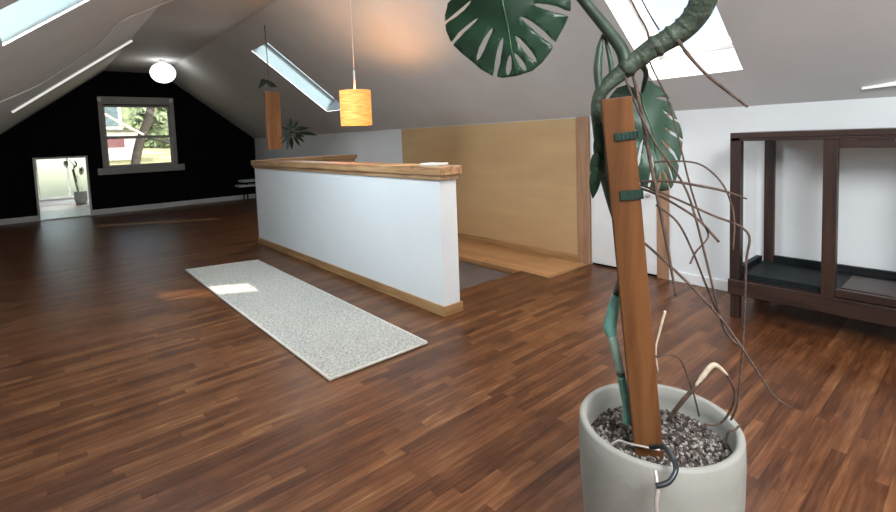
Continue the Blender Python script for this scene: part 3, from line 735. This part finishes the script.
lab(MB().tube(PATHS['tube'], [.004, .0048, .0048, .0045], 8).obj('cord', M_steel, plant), 'pale cord hanging over the pot rim')

# ---------------------------------------------------------------- hanging board with a trailing plant
hx, hy = 2.345, 6.10
t = thing('hanging_planter', 'orange-brown board with dark leafy plant hanging above the far half wall', 'plant', (hx, hy, 1.25))
MB().box(hx - .098, hx + .085, hy - .02, hy + .03, 1.215, 1.945).obj('board', M_board, t, bevel=.004)
MB().tube([(hx - .03, hy, 1.94), (hx - .045, hy, pend(hx - .045, hy) - .002)], .0045, 6).obj('cord', M_cordd, t)
rh = random.Random(5)
def spray(tag_, stem, leaves):
    s = MB().tube(stem, .005, 6).obj('stem', M_darkleaf, t)
    for b_, e_, w_ in leaves:
        mb = MB(); lance(mb, b_, e_, w_, (-.35, -.9, .3)); o = mb.obj('leaf', M_darkleaf, t); o.modifiers.new('thickness', 'SOLIDIFY').thickness = .002
spray('top', [(hx - .02, hy - .01, 1.92), (hx - .06, hy - .03, 2.05), (hx - .10, hy - .06, 2.08)],
      [((hx - .09, hy - .05, 2.08), (hx - .19, hy - .06, 1.98), .03), ((hx - .08, hy - .04, 2.08), (hx - .02, hy - .08, 1.99), .03), ((hx - .06, hy - .03, 2.06), (hx + .05, hy - .05, 2.0), .025), ((hx - .10, hy - .06, 2.07), (hx - .16, hy - .04, 2.08), .02)])
lv = []
for q, ln in ((2.0, .12), (-.1, .40), (.25, .30), (-.6, .26), (-1.0, .24), (-1.5, .25), (-1.95, .27), (-2.3, .2), (.9, .22), (1.5, .2), (2.6, .15), (.45, .18), (-.35, .2)):
    b_ = Vector((hx + .19, hy - .06, 1.43)); e_ = b_ + Vector((math.cos(q) * ln, rh.uniform(-.06, .06), math.sin(q) * ln * .95)); m_ = b_.lerp(e_, .25)
    lv.append((m_, e_, .017 + .05 * ln * .35))
spray('low', [(hx + .05, hy - .03, 1.35), (hx + .13, hy - .05, 1.40), (hx + .19, hy - .06, 1.43)], lv)
mb = MB(); c_ = Vector((hx + .19, hy - .06, 1.43))
for b_, e_, w_ in lv: mb.tube([c_, b_.lerp(e_, .1)], .004, 5, smooth=False)
mb.obj('stalk', M_darkleaf, t)

# ---------------------------------------------------------------- outdoors, beyond the gable window
M_lawn = plain('lawn', (.42, .40, .21), .95, .35, .9, bump=.4, spec=.05)
bm = bmesh.new(); g = []
for j in range(41):
    row = []
    for i in range(31):
        y = 13.5 + j * 1.2; x = -14 + i * 1.4
        row.append(bm.verts.new((x, y, .15 + (y - 13.5) * .09 + random.uniform(-.08, .08))))
    g.append(row)
for j in range(40):
    for i in range(30): bm.faces.new((g[j][i], g[j][i + 1], g[j + 1][i + 1], g[j + 1][i]))
mb = MB(); mb.bm.free(); mb.bm = bm
o = mb.obj('lawn', M_lawn); o['kind'] = 'structure'
M_siding = plain('pale_blue_siding', (.55, .66, .74), .6, .05, stretch=(.1, .1, 14)); M_hwin = plain('dark_house_window', (.10, .15, .17), .2, .3); M_roofm = plain('grey_roof', (.24, .23, .23), .8, .2, 20)
t = thing('neighbour_house', 'pale blue house with a big window seen through the gable window', 'house', (1.3, 24.5, .5))
MB().box(-2.6, 2.85, 24, 29, .4, 3.6).obj('house_wall', M_siding, t)
fr = MB().box(1.95, 3.02 - .2, 23.93, 24.0, 2.15, 3.2).obj('window_frame', M_trimw, t)
MB().box(2.05, 2.74, 23.90, 23.93, 2.25, 3.1).obj('pane', M_hwin, fr)
mb = MB(); v = [(-2.9, 23.6, 3.6), (3.15, 23.6, 3.6), (3.15, 26.5, 5.4), (-2.9, 26.5, 5.4), (-2.9, 29.4, 3.6), (3.15, 29.4, 3.6)]
mb.quad(v[0], v[1], v[2], v[3]).quad(v[3], v[2], v[5], v[4]).quad(v[0], v[3], v[4]).quad(v[1], v[5], v[2]); mb.obj('roof', M_roofm, t)
t = thing('garden_shed', 'low white shed with a dusky red band in front of the pale blue house', 'shed', (2.2, 21.5, .6))
M_shedred = plain('dusky_red_panel', (.30, .13, .15), .6, .1)
MB().box(1.2, 3.0, 21.3, 22.2, .55, 1.95).obj('shed_body', M_trimw, t, bevel=.02)
MB().box(1.6, 2.55, 21.26, 21.30, 1.38, 1.78).obj('panel', M_shedred, t); MB().box(1.15, 3.05, 21.2, 22.3, 1.95, 2.02).obj('shed_roof', M_roofm, t, bevel=.01)
M_bark = plain('tree_bark', (.03, .026, .022), .9, .4, 14, bump=.6, bscale=20); M_foliage = plain('tree_foliage', (.10, .23, .045), .7, .5, 3.)
t = thing('leaning_tree', 'dark leaning tree trunk outside the gable window', 'tree', (2.1, 17.6, .2))
tr = MB().tube([(2.25, 17.6, .1), (2.36, 17.6, .85), (2.52, 17.6, 1.5), (2.82, 17.6, 2.3), (2.95, 17.6, 3.0), (3.05, 17.7, 4.4)], [.20, .13, .13, .12, .11, .07], 10).obj('trunk', M_bark, t)
MB().tube([(2.55, 17.55, 1.75), (3.0, 17.5, 1.55), (3.6, 17.4, 1.36), (4.2, 17.3, 1.2)], [.05, .045, .04, .03], 8).obj('branch', M_bark, t)
M_pale = plain('pale_dead_wood', (.62, .58, .52), .8, .15, 12)
lab(MB().tube([(1.5, 17.3, 2.45), (2.0, 17.35, 2.1), (2.6, 17.4, 1.72)], [.03, .035, .035], 8).obj('branch', M_pale, t), 'pale bare branch')
rl = random.Random(21)
def foliage(mb, c, r, n, s):
    for i in range(n):
        while True:
            p = Vector((rl.uniform(-1, 1), rl.uniform(-1, 1), rl.uniform(-1, 1)))
            if p.length < 1: break
        p = Vector((c[0] + p.x * r[0], c[1] + p.y * r[1], c[2] + p.z * r[2])); a_ = Vector((rl.gauss(0, 1), rl.gauss(0, 1), rl.gauss(0, 1))).normalized(); b_ = a_.orthogonal().normalized() * s * rl.uniform(.6, 1.3); a_ = a_ * s * rl.uniform(.8, 1.5)
        mb.quad(p - a_, p - b_, p + a_, p + b_)
mb = MB(); foliage(mb, (4.0, 18.6, 3.35), (1.15, .8, .85), 1100, .07); foliage(mb, (2.9, 19, 5.0), (2., 1.2, 1.2), 1500, .08); mb.obj('foliage', M_foliage, t, fix=False)
M_hedge = plain('grey_green_hedge', (.16, .21, .12), .85, .5, 2.)
for k, (x, y, s, lb) in enumerate(((5.6, 27, 1.9, 'grey green bush behind the leaning tree trunk'), (10.2, 29, 2.2, 'larger grey green bush right of the leaning tree'), (-8, 33, 3.4, 'dense green bush left of the pale blue house'), (4.8, 37, 3.6, 'tall green bush far up the slope behind the grey green bush'))):
    b = thing('garden_bush', lb, 'bush', (x, y, 1), 'bushes outside the gable window')
    mb = MB(); foliage(mb, (x, y, 1.0 + s * .7), (s, s * .7, s * .95), 1600, .16); mb.blob((x, y, 1.0 + s * .6), (s * .8, s * .55, s * .8), 3, .06); mb.obj('foliage', M_hedge, b, fix=False)
    MB().tube([(x, y, .5), (x, y, 1.6)], .09, 8).obj('stem', M_bark, b)

# ---------------------------------------------------------------- light
W = bpy.data.worlds.new('World'); S.world = W; W.use_nodes = True
wn = W.node_tree; wn.nodes.clear()
wo = wn.nodes.new('ShaderNodeOutputWorld'); bg = wn.nodes.new('ShaderNodeBackground'); sk = wn.nodes.new('ShaderNodeTexSky')
sk.sky_type = 'NISHITA'; sk.sun_disc = False; sk.sun_elevation = math.radians(42); sk.sun_rotation = math.radians(155); sk.air_density = 1.0; sk.dust_density = 4.
bg.inputs['Strength'].default_value = .30
wn.links.new(sk.outputs['Color'], bg.inputs['Color']); wn.links.new(bg.outputs['Background'], wo.inputs['Surface'])
def lamp(name, kind, loc, energy, color, **kw):
    l = bpy.data.lights.new(name, kind); l.energy = energy; l.color = color
    for k, v in kw.items(): setattr(l, k, v)
    o = bpy.data.objects.new(name, l); COL.objects.link(o); o.location = loc; return o
def aim(o, d): o.rotation_euler = Vector(d).to_track_quat('-Z', 'Y').to_euler()
sun = lamp('sun', 'SUN', (6, -6, 9), 5., (1, .92, .80), angle=.012); aim(sun, (-.68, 1.18, -1))
def sky_light(name, O, V, N, h, energy, color, d=SHAFT + .10):
    c = Vector(O) + Y * (h[0] + h[1]) / 2 + V * (h[2] + h[3]) / 2 + N * d
    o = lamp(name, 'AREA', c, energy, color, shape='RECTANGLE', size=h[1] - h[0], size_y=h[3] - h[2])
    z = N; x = Y; y = z.cross(x)
    o.rotation_euler = Matrix((x, y, z)).transposed().to_euler()
    return o
sky_light('skylight_daylight', (XR, 0, ZK), VR, NR, R_HOLES[0], 24, (1, .98, .97))
sky_light('skylight_daylight', (XR, 0, ZK), VR, NR, R_HOLES[1], 10, (1, .97, .94), .01)
sky_light('skylight_daylight', (XL, 0, ZK), VL, NL, L_HOLES[0], 36, (.76, .92, 1), .01)
sky_light('skylight_daylight', (XL, 0, ZK), VL, NL, L_HOLES[1], 120, (1, .99, .99))  # fill through the added skylight behind the viewer
o = lamp('window_daylight', 'AREA', (1.575, -3.42, 1.2), 8, (.92, 1, .95), shape='RECTANGLE', size=3.0, size_y=1.7); aim(o, (0, 1, 0))  # added fill light outside the unseen rear window
lamp('pendant_bulb', 'POINT', (lx, ly, 1.70), 14, (1, .55, .2), shadow_soft_size=.04)

# ---------------------------------------------------------------- camera
f, py, yaw, pitch, roll = 480.09371, 172.39434, .709080395, .071524888, .0363163656
cy_, sy_ = math.cos(yaw), math.sin(yaw)
fwd = Vector((sy_ * math.cos(pitch), cy_ * math.cos(pitch), -math.sin(pitch)))
rt = Vector((cy_, -sy_, 0)); dn = fwd.cross(rt)
r2 = rt * math.cos(roll) + dn * math.sin(roll); d2 = -rt * math.sin(roll) + dn * math.cos(roll)
cam = bpy.data.cameras.new('camera'); co = bpy.data.objects.new('camera', cam); COL.objects.link(co)
co.matrix_world = Matrix(((r2.x, -d2.x, -fwd.x, 0), (r2.y, -d2.y, -fwd.y, 0), (r2.z, -d2.z, -fwd.z, 1.28), (0, 0, 0, 1)))
cam.sensor_width = 36; cam.lens = f * 36 / 896; cam.shift_y = -(256 - py) / 896; cam.clip_start = .02
S.camera = co
S.view_settings.view_transform = 'Standard'; S.view_settings.look = 'None'; S.view_settings.gamma = 1; S.view_settings.exposure = .72
S.view_settings.use_curve_mapping = False
